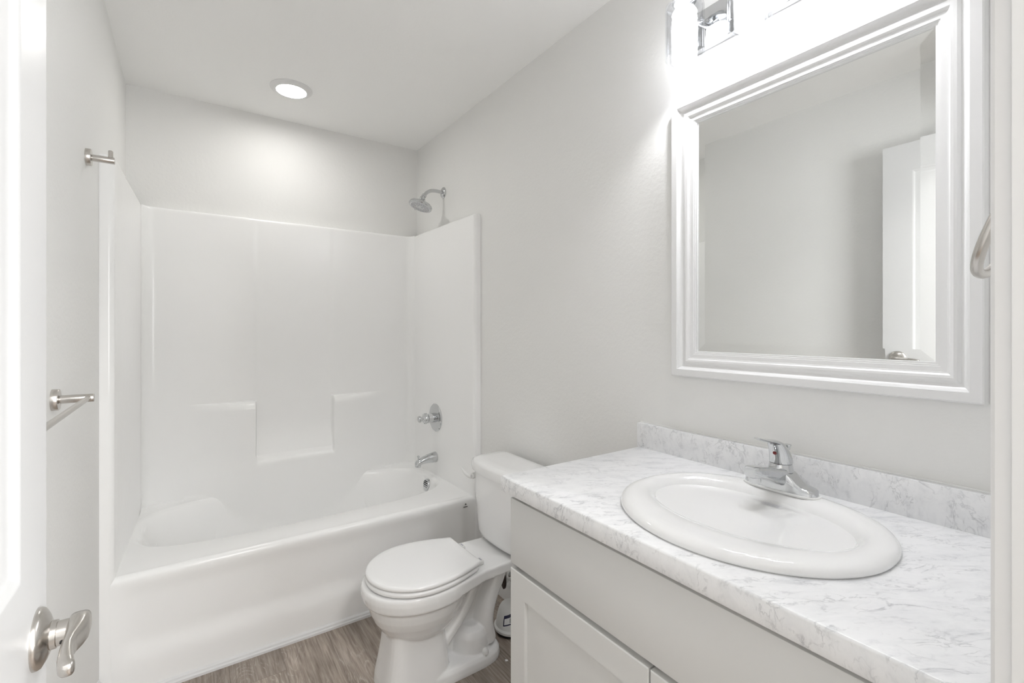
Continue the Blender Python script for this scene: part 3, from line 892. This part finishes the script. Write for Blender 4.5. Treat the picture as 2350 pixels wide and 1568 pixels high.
# printed sticker on the back slope under the faucet
lab = []
LYA, LYB, LXA, LXB = 0.5615, 0.5185, 1.0935, 1.0715
nI, nJ = 10, 5
V = [on_bowl(LXA + (LXB - LXA) * j / nJ, LYA + (LYB - LYA) * i / nI) for i in range(nI + 1) for j in range(nJ + 1)]
F = [(i * (nJ + 1) + j, i * (nJ + 1) + j + 1, (i + 1) * (nJ + 1) + j + 1, (i + 1) * (nJ + 1) + j) for i in range(nI) for j in range(nJ)]
stk = mesh_obj('sticker', V, F, simple('sticker_clear', (0.80, 0.80, 0.81), 0.2), sk, 60)
tag(stk, 'small sticker with three lines of tiny grey print')
pr = MB()
rng = random.Random(3)
for line in range(3):
    y = LYA - 0.002 - 0.001 * (line == 0)
    xx = LXA + (LXB - LXA) * (0.2 + 0.3 * line)
    while y > LYB + 0.004:
        w = rng.choice((0.0012, 0.0022, 0.0035, 0.0045))
        h = 0.0012 + rng.random() * 0.0006
        q = [on_bowl(xx - h / 2, y, 0.0008), on_bowl(xx + h / 2, y, 0.0008), on_bowl(xx + h / 2, y - w, 0.0008), on_bowl(xx - h / 2, y - w, 0.0008)]
        pr.add(q, [(0, 1, 2, 3)])
        y -= w + 0.0011
pr.build('print', M_PRINT, stk, None)

# ------------------------------------------------------------------ faucet
FXC, FYC, FZ = 1.153, 0.556, CTOP + 0.0198
fa = thing('sink_faucet', 'chrome single-lever faucet at the back of the oval sink', 'faucet', (FXC, FYC, FZ))
def slot_ring(hx, hy, z, n=56):
    return superell(FXC, FYC, hx, hy, 3.2, n, z)
MB().loft([slot_ring(0.0275, 0.0855, FZ - 0.0015), slot_ring(0.0275, 0.0855, FZ + 0.002), slot_ring(0.026, 0.084, FZ + 0.0035)]).build('gasket', M_PLASTIC, fa)
# body: sections across Y with a swept-up profile
def hgt(y):
    a = abs(y)
    return 0.0165 + 0.0285 * (1 - sstep(0.012, 0.060, a)) - 0.004 * sstep(0.055, 0.083, a)
secs = []
for k in range(0, 41):
    y = -0.081 + 0.162 * k / 40
    wx = 0.0245 * math.sqrt(max(0.0, 1 - (abs(y) / 0.0815) ** 7)) * (0.92 + 0.08 * (1 - sstep(0.02, 0.07, abs(y)))) + 0.0005
    h = hgt(y) * (1 - 0.75 * sstep(0.076, 0.081, abs(y)))
    base = FZ + 0.003
    tp = 0.80
    sec = [(-wx, 0), (-wx * 0.985, h * 0.55), (-wx * 0.95, h * 0.88), (-wx * 0.86, h * 0.97), (-wx * 0.55, h), (0, h * 1.01), (wx * 0.55, h), (wx * 0.86, h * 0.97), (wx * 0.95, h * 0.88), (wx * 0.985, h * 0.55), (wx, 0)]
    secs.append([Vector((FXC + a, FYC + y, base + b2)) for a, b2 in sec])
MB().loft(secs).build('body', M_CHROME, fa, 40)
# spout reaching over the bowl
ss = []
for (d, z0, z1, hw) in ((0.0, 0.010, 0.052, 0.0240), (0.02, 0.014, 0.0545, 0.0235), (0.045, 0.024, 0.0590, 0.0222), (0.070, 0.034, 0.0640, 0.0208), (0.095, 0.0425, 0.0690, 0.0192), (0.118, 0.0475, 0.0730, 0.0178), (0.128, 0.0490, 0.0740, 0.0155), (0.1335, 0.0505, 0.0735, 0.0115)):
    c = (z0 + z1) / 2; hz = (z1 - z0) / 2
    r = []
    for k in range(32):
        t = 2 * PI * k / 32
        cc, s2 = math.cos(t), math.sin(t)
        rad = (abs(cc) ** 5 + abs(s2) ** 5) ** -0.2
        r.append(Vector((FXC - d, FYC + cc * rad * hw, FZ + c + s2 * rad * hz)))
    ss.append(r)
spt = MB().loft(ss).build('spout', M_CHROME, fa, 45)
MB().lathe((FXC - 0.114, FYC, FZ + 0.049), (0.08, 0, -1), [(0, 0.0130), (0.012, 0.0125), (0.013, 0.010)], 28).build('aerator', M_CHROME, spt)
MB().lathe((FXC + 0.002, FYC, FZ + 0.044), (0, 0, 1), [(0, 0.0275), (0.006, 0.0262), (0.017, 0.0246), (0.018, 0.0232)], 40).build('collar', M_CHROME, fa)
# lever handle: dome that sweeps into a hooked lever over the spout
hz0 = FZ + 0.0625
hs = []
for (x, z, hw, hh) in ((0.0, 0, 0.0240, 0.0245),):
    pass
dome = MB()
for_r = []
levels = [(0.0, 0.0240, 0.0245, 0.002), (0.004, 0.0248, 0.0252, 0.002), (0.012, 0.0240, 0.0245, 0.0005), (0.022, 0.0225, 0.0232, -0.0035), (0.032, 0.0205, 0.0218, -0.0095), (0.041, 0.0180, 0.0200, -0.0170), (0.048, 0.0155, 0.0180, -0.0250), (0.0535, 0.0125, 0.0160, -0.0335), (0.0560, 0.008, 0.013, -0.0400)]
for (z, rx, ry, ox) in levels:
    for_r.append([Vector((FXC + 0.002 + ox + rx * math.cos(2 * PI * k / 36), FYC + ry * math.sin(2 * PI * k / 36), hz0 + z)) for k in range(36)])
dome.loft(for_r)
hdl = dome.build('handle', M_CHROME, fa, 50)
lv = []
for (dx, dz, hw, th) in ((-0.012, 0.041, 0.0190, 0.010), (-0.028, 0.0500, 0.0182, 0.0070), (-0.048, 0.0560, 0.0168, 0.0050), (-0.068, 0.0600, 0.0152, 0.0036), (-0.086, 0.0640, 0.0138, 0.0026), (-0.099, 0.0680, 0.0118, 0.0020), (-0.106, 0.0705, 0.0070, 0.0014)):
    lv.append([Vector((FXC + 0.002 + dx, FYC + hw * math.cos(2 * PI * k / 24), hz0 + dz + th * math.sin(2 * PI * k / 24))) for k in range(24)])
MB().loft(lv).build('lever', M_CHROME, hdl, 50)
MB().lathe((FXC - 0.0262, FYC, hz0 + 0.026), (-1, 0, 0.3), [(-0.002, 0.0042), (0.0016, 0.0038)], 20).build('temperature_dot', M_RED, hdl)
MB().lathe((FXC + 0.0345, FYC, FZ + 0.002), (0, 0, 1), [(0, 0.003), (0.084, 0.003), (0.086, 0.0055), (0.092, 0.006), (0.096, 0.0085), (0.098, 0.0085), (0.099, 0.004)], 20).build('lift_rod', M_CHROME, fa)

# ------------------------------------------------------------------ toilet
TYC = 1.672
to = thing('toilet', 'white two-piece toilet with closed lid between the tub and the vanity', 'toilet', (0.9, TYC, 0))
def W(u, v, z): return Vector((XR - u, TYC + v, z))
def egg(u0, u1, hw, z, n=56, e=2.1, um=None):
    """plan outline between u0 (back) and u1 (front)"""
    um = um if um is not None else u0 + (u1 - u0) * 0.48
    out = []
    for i in range(n):
        t = 2 * PI * i / n
        c, s = math.cos(t), math.sin(t)
        r = (abs(c) ** e + abs(s) ** e) ** (-1 / e)
        du = (u1 - um) if c > 0 else (um - u0)
        out.append(W(um + du * r * c, hw * r * s, z))
    return out
by = MB()
by.loft([egg(0.46, 0.655, 0.075, 0.165), egg(0.435, 0.675, 0.098, 0.190), egg(0.41, 0.700, 0.124, 0.222), egg(0.39, 0.722, 0.146, 0.255), egg(0.378, 0.735, 0.158, 0.285), egg(0.370, 0.742, 0.164, 0.310), egg(0.367, 0.744, 0.1655, 0.322), egg(0.356, 0.760, 0.1785, 0.334), egg(0.352, 0.765, 0.181, 0.360), egg(0.352, 0.764, 0.180, 0.378), egg(0.356, 0.760, 0.176, 0.386)])
# deck toward the tank
def deck(u, hw, z0, z1):
    return [W(u, -hw, z0), W(u, hw, z0), W(u, hw, z1 - 0.004), W(u, hw - 0.004, z1), W(u, -hw + 0.004, z1), W(u, -hw, z1 - 0.004)]
by.loft([deck(0.060, 0.125, 0.348, 0.386), deck(0.22, 0.128, 0.348, 0.386), deck(0.34, 0.136, 0.346, 0.386), deck(0.46, 0.165, 0.340, 0.386)])
# front pedestal column
def rr(u0, u1, hw, z, e=4.5): return egg(u0, u1, hw, z, 48, e, (u0 + u1) / 2)
by.loft([rr(0.455, 0.708, 0.112, -0.005), rr(0.455, 0.704, 0.110, 0.03), rr(0.458, 0.694, 0.104, 0.08), rr(0.465, 0.684, 0.097, 0.14), rr(0.475, 0.678, 0.092, 0.19), rr(0.48, 0.676, 0.090, 0.25)])
# web
by.loft([rr(0.25, 0.56, 0.024, 0.02), rr(0.22, 0.58, 0.024, 0.2), rr(0.16, 0.60, 0.040, 0.355)])
def flat_tube(pts, ru, rv, n=32, e=2.6):
    P = catmull([Vector((p[0], 0, p[1])) for p in pts], 6)
    rings = []
    for i, p in enumerate(P):
        d = (P[min(i + 1, len(P) - 1)] - P[max(i - 1, 0)]).normalized()
        nrm = Vector((-d.z, 0, d.x))
        ring = []
        for k in range(n):
            c, s2 = math.cos(2 * PI * k / n), math.sin(2 * PI * k / n)
            q = (abs(c) ** e + abs(s2) ** e) ** (-1 / e)
            ring.append(W(p.x + nrm.x * c * q * ru, s2 * q * rv, p.z + nrm.z * c * q * ru))
        rings.append(ring)
    by.loft(rings)
# trapway: up behind the bowl, over, and down to the floor outlet
flat_tube([(0.58, 0.085), (0.50, 0.110), (0.445, 0.158), (0.396, 0.215), (0.360, 0.275), (0.340, 0.345)], 0.035, 0.080, 32, 2.2)
flat_tube([(0.545, 0.190), (0.490, 0.205), (0.445, 0.245), (0.415, 0.295), (0.400, 0.345)], 0.027, 0.074)
flat_tube([(0.215, 0.352), (0.236, 0.300), (0.268, 0.235), (0.286, 0.175), (0.288, 0.120), (0.276, 0.060)], 0.043, 0.086, 32, 2.2)
# foot
def foot(u0, u1, hw, z, e=3.6): return egg(u0, u1, hw, z, 56, e, (u0 + u1) / 2)
by.loft([foot(0.225, 0.60, 0.117, -0.005), foot(0.223, 0.60, 0.119, 0.012), foot(0.226, 0.60, 0.117, 0.032), foot(0.234, 0.60, 0.109, 0.044), foot(0.244, 0.60, 0.10, 0.048)])
# mound over the outlet
by.loft([egg(0.262, 0.425, 0.100, 0.03), egg(0.264, 0.422, 0.098, 0.075), egg(0.268, 0.417, 0.094, 0.105), egg(0.276, 0.408, 0.084, 0.128), egg(0.292, 0.392, 0.062, 0.142)])
body = by.build('bowl_and_base', M_PORC, to, None)
md = body.modifiers.new('fuse', 'REMESH'); md.mode = 'VOXEL'; md.voxel_size = 0.003; md.use_smooth_shade = True
ms = body.modifiers.new('soften', 'SMOOTH'); ms.factor = 0.5; ms.iterations = 9
for s in (-1, 1):
    MB().lathe(W(0.318, s * 0.0985, 0.044), (0, 0, 1), [(0, 0.0145), (0.008, 0.0142), (0.015, 0.0115), (0.019, 0.007), (0.020, 0.001)], 28).build('bolt_cap', M_PLASTIC, to)
# tank
def tank(z, hw, uf, ub=0.032, n=64):
    out = []
    for i in range(n):
        t = 2 * PI * i / n
        c, s = math.cos(t), math.sin(t)
        e = 4.2 if c > 0 else 9
        r = (abs(c) ** e + abs(s) ** e) ** (-1 / e)
        um = (uf + ub) / 2
        bow = 0.010 * (1 - (min(1, abs(r * s))) ** 2) if c > 0 else 0
        out.append(W(um + (uf - um) * r * c + bow * max(0, c), hw * r * s, z))
    return out
tk = MB().loft([tank(0.396, 0.150, 0.185), tank(0.398, 0.166, 0.200), tank(0.406, 0.174, 0.2095), tank(0.424, 0.1785, 0.214), tank(0.47, 0.183, 0.217), tank(0.58, 0.191, 0.222), tank(0.685, 0.197, 0.226)]).build('tank', M_PORC, to, 50)
MB().lathe(W(0.115, 0, 0.384), (0, 0, 1), [(0, 0.05), (0.016, 0.05)], 32).build('tank_gasket', M_DARK, to)
MB().loft([tank(0.6885, 0.196, 0.226), tank(0.6885, 0.206, 0.236, 0.026), tank(0.694, 0.2075, 0.2375, 0.026), tank(0.718, 0.207, 0.2370, 0.026), tank(0.727, 0.2035, 0.2335, 0.029), tank(0.733, 0.195, 0.2255, 0.036), tank(0.7365, 0.180, 0.212, 0.048), tank(0.738, 0.14, 0.18, 0.07)]).build('tank_lid', M_PORC, to, 50)
lvr = MB().lathe(W(0.216, 0.158, 0.655), (-1, 0, 0), [(0, 0.013), (0.014, 0.013), (0.017, 0.010), (0.018, 0.004)], 24).build('flush_lever', M_PLASTIC, to)
MB().tube([W(0.240, 0.150, 0.655), W(0.246, 0.165, 0.657), W(0.248, 0.19, 0.661), W(0.246, 0.215, 0.668), W(0.244, 0.232, 0.674)], [0.0085, 0.0085, 0.0075, 0.0065, 0.004], 14, sy=0.6).build('lever_arm', M_PLASTIC, lvr)
# seat and lid
def lid_ring(ins, z, back, n=120):
    """closed outline: straight hinge edge, angled shoulders, rounded front"""
    hb, um, uf, hw = 0.124, 0.560, 0.748, 0.1785
    pts = []
    for k in range(9):                                   # hinge edge, near to far
        pts.append((back, -hb + 2 * hb * k / 8))
    for k in range(1, 16):                               # far shoulder
        t = k / 16
        pts.append((back + (um - back) * t, hb + (hw - hb) * math.sin(PI / 2 * t) ** 0.95))
    for k in range(0, 61):                               # front
        a = PI / 2 - PI * k / 60
        pts.append((um + (uf - um) * math.cos(a), hw * math.sin(a)))
    for k in range(15, 0, -1):
        t = k / 16
        pts.append((back + (um - back) * t, -hb - (hw - hb) * math.sin(PI / 2 * t) ** 0.95))
    cu = 0.55
    out = []
    for u, v in pts:
        r = math.hypot(u - cu, v)
        f = (r - ins) / r
        out.append(W(cu + (u - cu) * f, v * f, z))
    return out
seat = []
for ins, z in ((0.012, 0.3885), (0.003, 0.390), (0.0, 0.394), (-0.001, 0.400), (0.002, 0.4055), (0.008, 0.4075)):
    seat.append(lid_ring(ins, z, 0.362))
def seat_hole(z):
    out = []
    for p in seat[0]:
        a = math.atan2(-(p.y - TYC), 0.55 - (XR - p.x))
        out.append(W(0.560 - 0.122 * math.cos(a), -0.110 * math.sin(a), z))
    return out
seat_in = [seat_hole(0.4065), seat_hole(0.389)]
MB().loft(seat + seat_in + [seat[0]], False, False).build('seat', M_SEAT, to, 50)
MB().loft([lid_ring(0.010, 0.4095, 0.352), lid_ring(0.003, 0.4105, 0.352), lid_ring(0.0, 0.414, 0.352), lid_ring(0.0005, 0.420, 0.352), lid_ring(0.0035, 0.4245, 0.352), lid_ring(0.009, 0.4268, 0.352), lid_ring(0.03, 0.4280, 0.352), lid_ring(0.08, 0.4288, 0.352)]).build('seat_lid', M_SEAT, to, 50)
for s in (-1, 1):
    hg = MB().box(W(0.356, s * 0.075 - 0.016, 0.386), W(0.318, s * 0.075 + 0.016, 0.4035), 0.004, 3).build('hinge', M_CLEAR, to)
    MB().box(W(0.329, s * 0.075 - 0.009, 0.4030), W(0.324, s * 0.075 + 0.009, 0.4042), 0.0003, 1).build('hinge_cap', M_PRINT, hg)

# ------------------------------------------------------------------ behind the toilet
cn = thing('white_canister', 'white bell-shaped plastic canister with a barcode sticker on the floor behind the toilet', 'canister', (1.158, 1.690, 0))
CXC, CYC = 1.158, 1.690
cb = MB().lathe((CXC, CYC, 0.0), (0, 0, 1), [(0.001, 0.066), (0.012, 0.069), (0.014, 0.066)], 48).build('base_shade_ring', M_DARK, cn)  # dark ring standing in for the shadow under the lip
pf = [(0.014, 0.070), (0.016, 0.074), (0.026, 0.075), (0.030, 0.071), (0.032, 0.067), (0.055, 0.064), (0.080, 0.059), (0.098, 0.053), (0.110, 0.046), (0.117, 0.038), (0.121, 0.022), (0.122, 0.002)]
MB().lathe((CXC, CYC, 0.0), (0, 0, 1), pf, 56).build('shell', M_PLASTIC, cn)
def prof_r(z):
    for (za, ra), (zb, rb2) in zip(pf, pf[1:]):
        if za <= z <= zb: return ra + (rb2 - ra) * (z - za) / (zb - za)
    return 0.05
def patch(a0, a1, z0, z1, up, n=8):
    V = []; F = []
    for i in range(n + 1):
        for j in range(n + 1):
            a = math.radians(a0 + (a1 - a0) * i / n)
            z = z0 + (z1 - z0) * j / n + 0.012 * (i / n - 0.5) * (a1 - a0) / 30
            r = prof_r(z) + up
            V.append((CXC + r * math.cos(a), CYC + r * math.sin(a), z))
    for i in range(n):
        for j in range(n):
            F.append((i * (n + 1) + j, (i + 1) * (n + 1) + j, (i + 1) * (n + 1) + j + 1, i * (n + 1) + j + 1))
    return V, F
A0, A1 = 204, 262
st_ = MB().add(*patch(A0, A1, 0.060, 0.100, 0.0008)).build('barcode_sticker', M_BLUEDK, cn, 60)
tag(st_, 'navy bordered barcode sticker')
MB().add(*patch(A0 + 4, A1 - 3, 0.065, 0.0885, 0.0013)).build('white_field', M_STICK, st_, 60)
bars = MB()
for (da, w) in ((7, 4.2), (13, 1.2), (15.5, 1.2), (18.5, 4.6), (26, 1.5), (29, 3.5), (35, 1.4), (38, 3)):
    V, F = patch(A0 + da, A0 + da + w, 0.0685, 0.0860, 0.0018, 4)
    dz = 0.012 * ((da + w / 2) / (A1 - A0) - 0.5) * (A1 - A0) / 30
    bars.add([(x, y, z + dz) for x, y, z in V], F)
bars.build('bar', M_DARK, st_, None)
sv = thing('supply_valve', 'small water supply valve with dark brown handle on the wall behind the toilet', 'valve', (XR, 1.848, 0.121))
VYY, VZZ = 1.848, 0.121
MB().lathe((XR, VYY, VZZ), (-1, 0, 0), [(0, 0.030), (0.004, 0.029), (0.008, 0.014)], 32).build('escutcheon', M_CHROME, sv)
MB().lathe((XR - 0.006, VYY, VZZ), (-1, 0, 0), [(0, 0.008), (0.022, 0.008), (0.023, 0.011), (0.040, 0.011), (0.041, 0.006)], 20).build('valve_body', M_PLASTIC, sv)
rings = []
for (h, s2) in ((0.042, 0.6), (0.045, 1.0), (0.052, 1.0), (0.056, 0.75)):
    rings.append([Vector((XR - h, VYY + 0.017 * s2 * math.cos(2 * PI * k / 28), VZZ + 0.036 * s2 * math.sin(2 * PI * k / 28))) for k in range(28)])
MB().loft(rings).build('handle', M_BROWN, sv, 50)
MB().tube(catmull([(XR - 0.034, VYY, VZZ + 0.008), (XR - 0.036, VYY, 0.22), (XR - 0.06, 1.845, 0.31), (XR - 0.085, 1.815, 0.385)], 8), 0.005, 12).build('supply_hose', M_PLASTIC, sv)
# scrap on the floor
ps = MB().add([(1.028, 1.540, 0.0005), (1.038, 1.536, 0.0005), (1.041, 1.544, 0.0005), (1.032, 1.549, 0.0005), (1.029, 1.541, 0.0025), (1.037, 1.537, 0.0035), (1.040, 1.543, 0.002), (1.032, 1.548, 0.003)],
              [(0, 1, 2, 3), (4, 7, 6, 5), (0, 4, 5, 1), (1, 5, 6, 2), (2, 6, 7, 3), (3, 7, 4, 0)])
tag(ps.build('paper_scrap', M_STICK, None, None), 'tiny white paper scrap on the floor between toilet foot and cabinet', 'scrap')
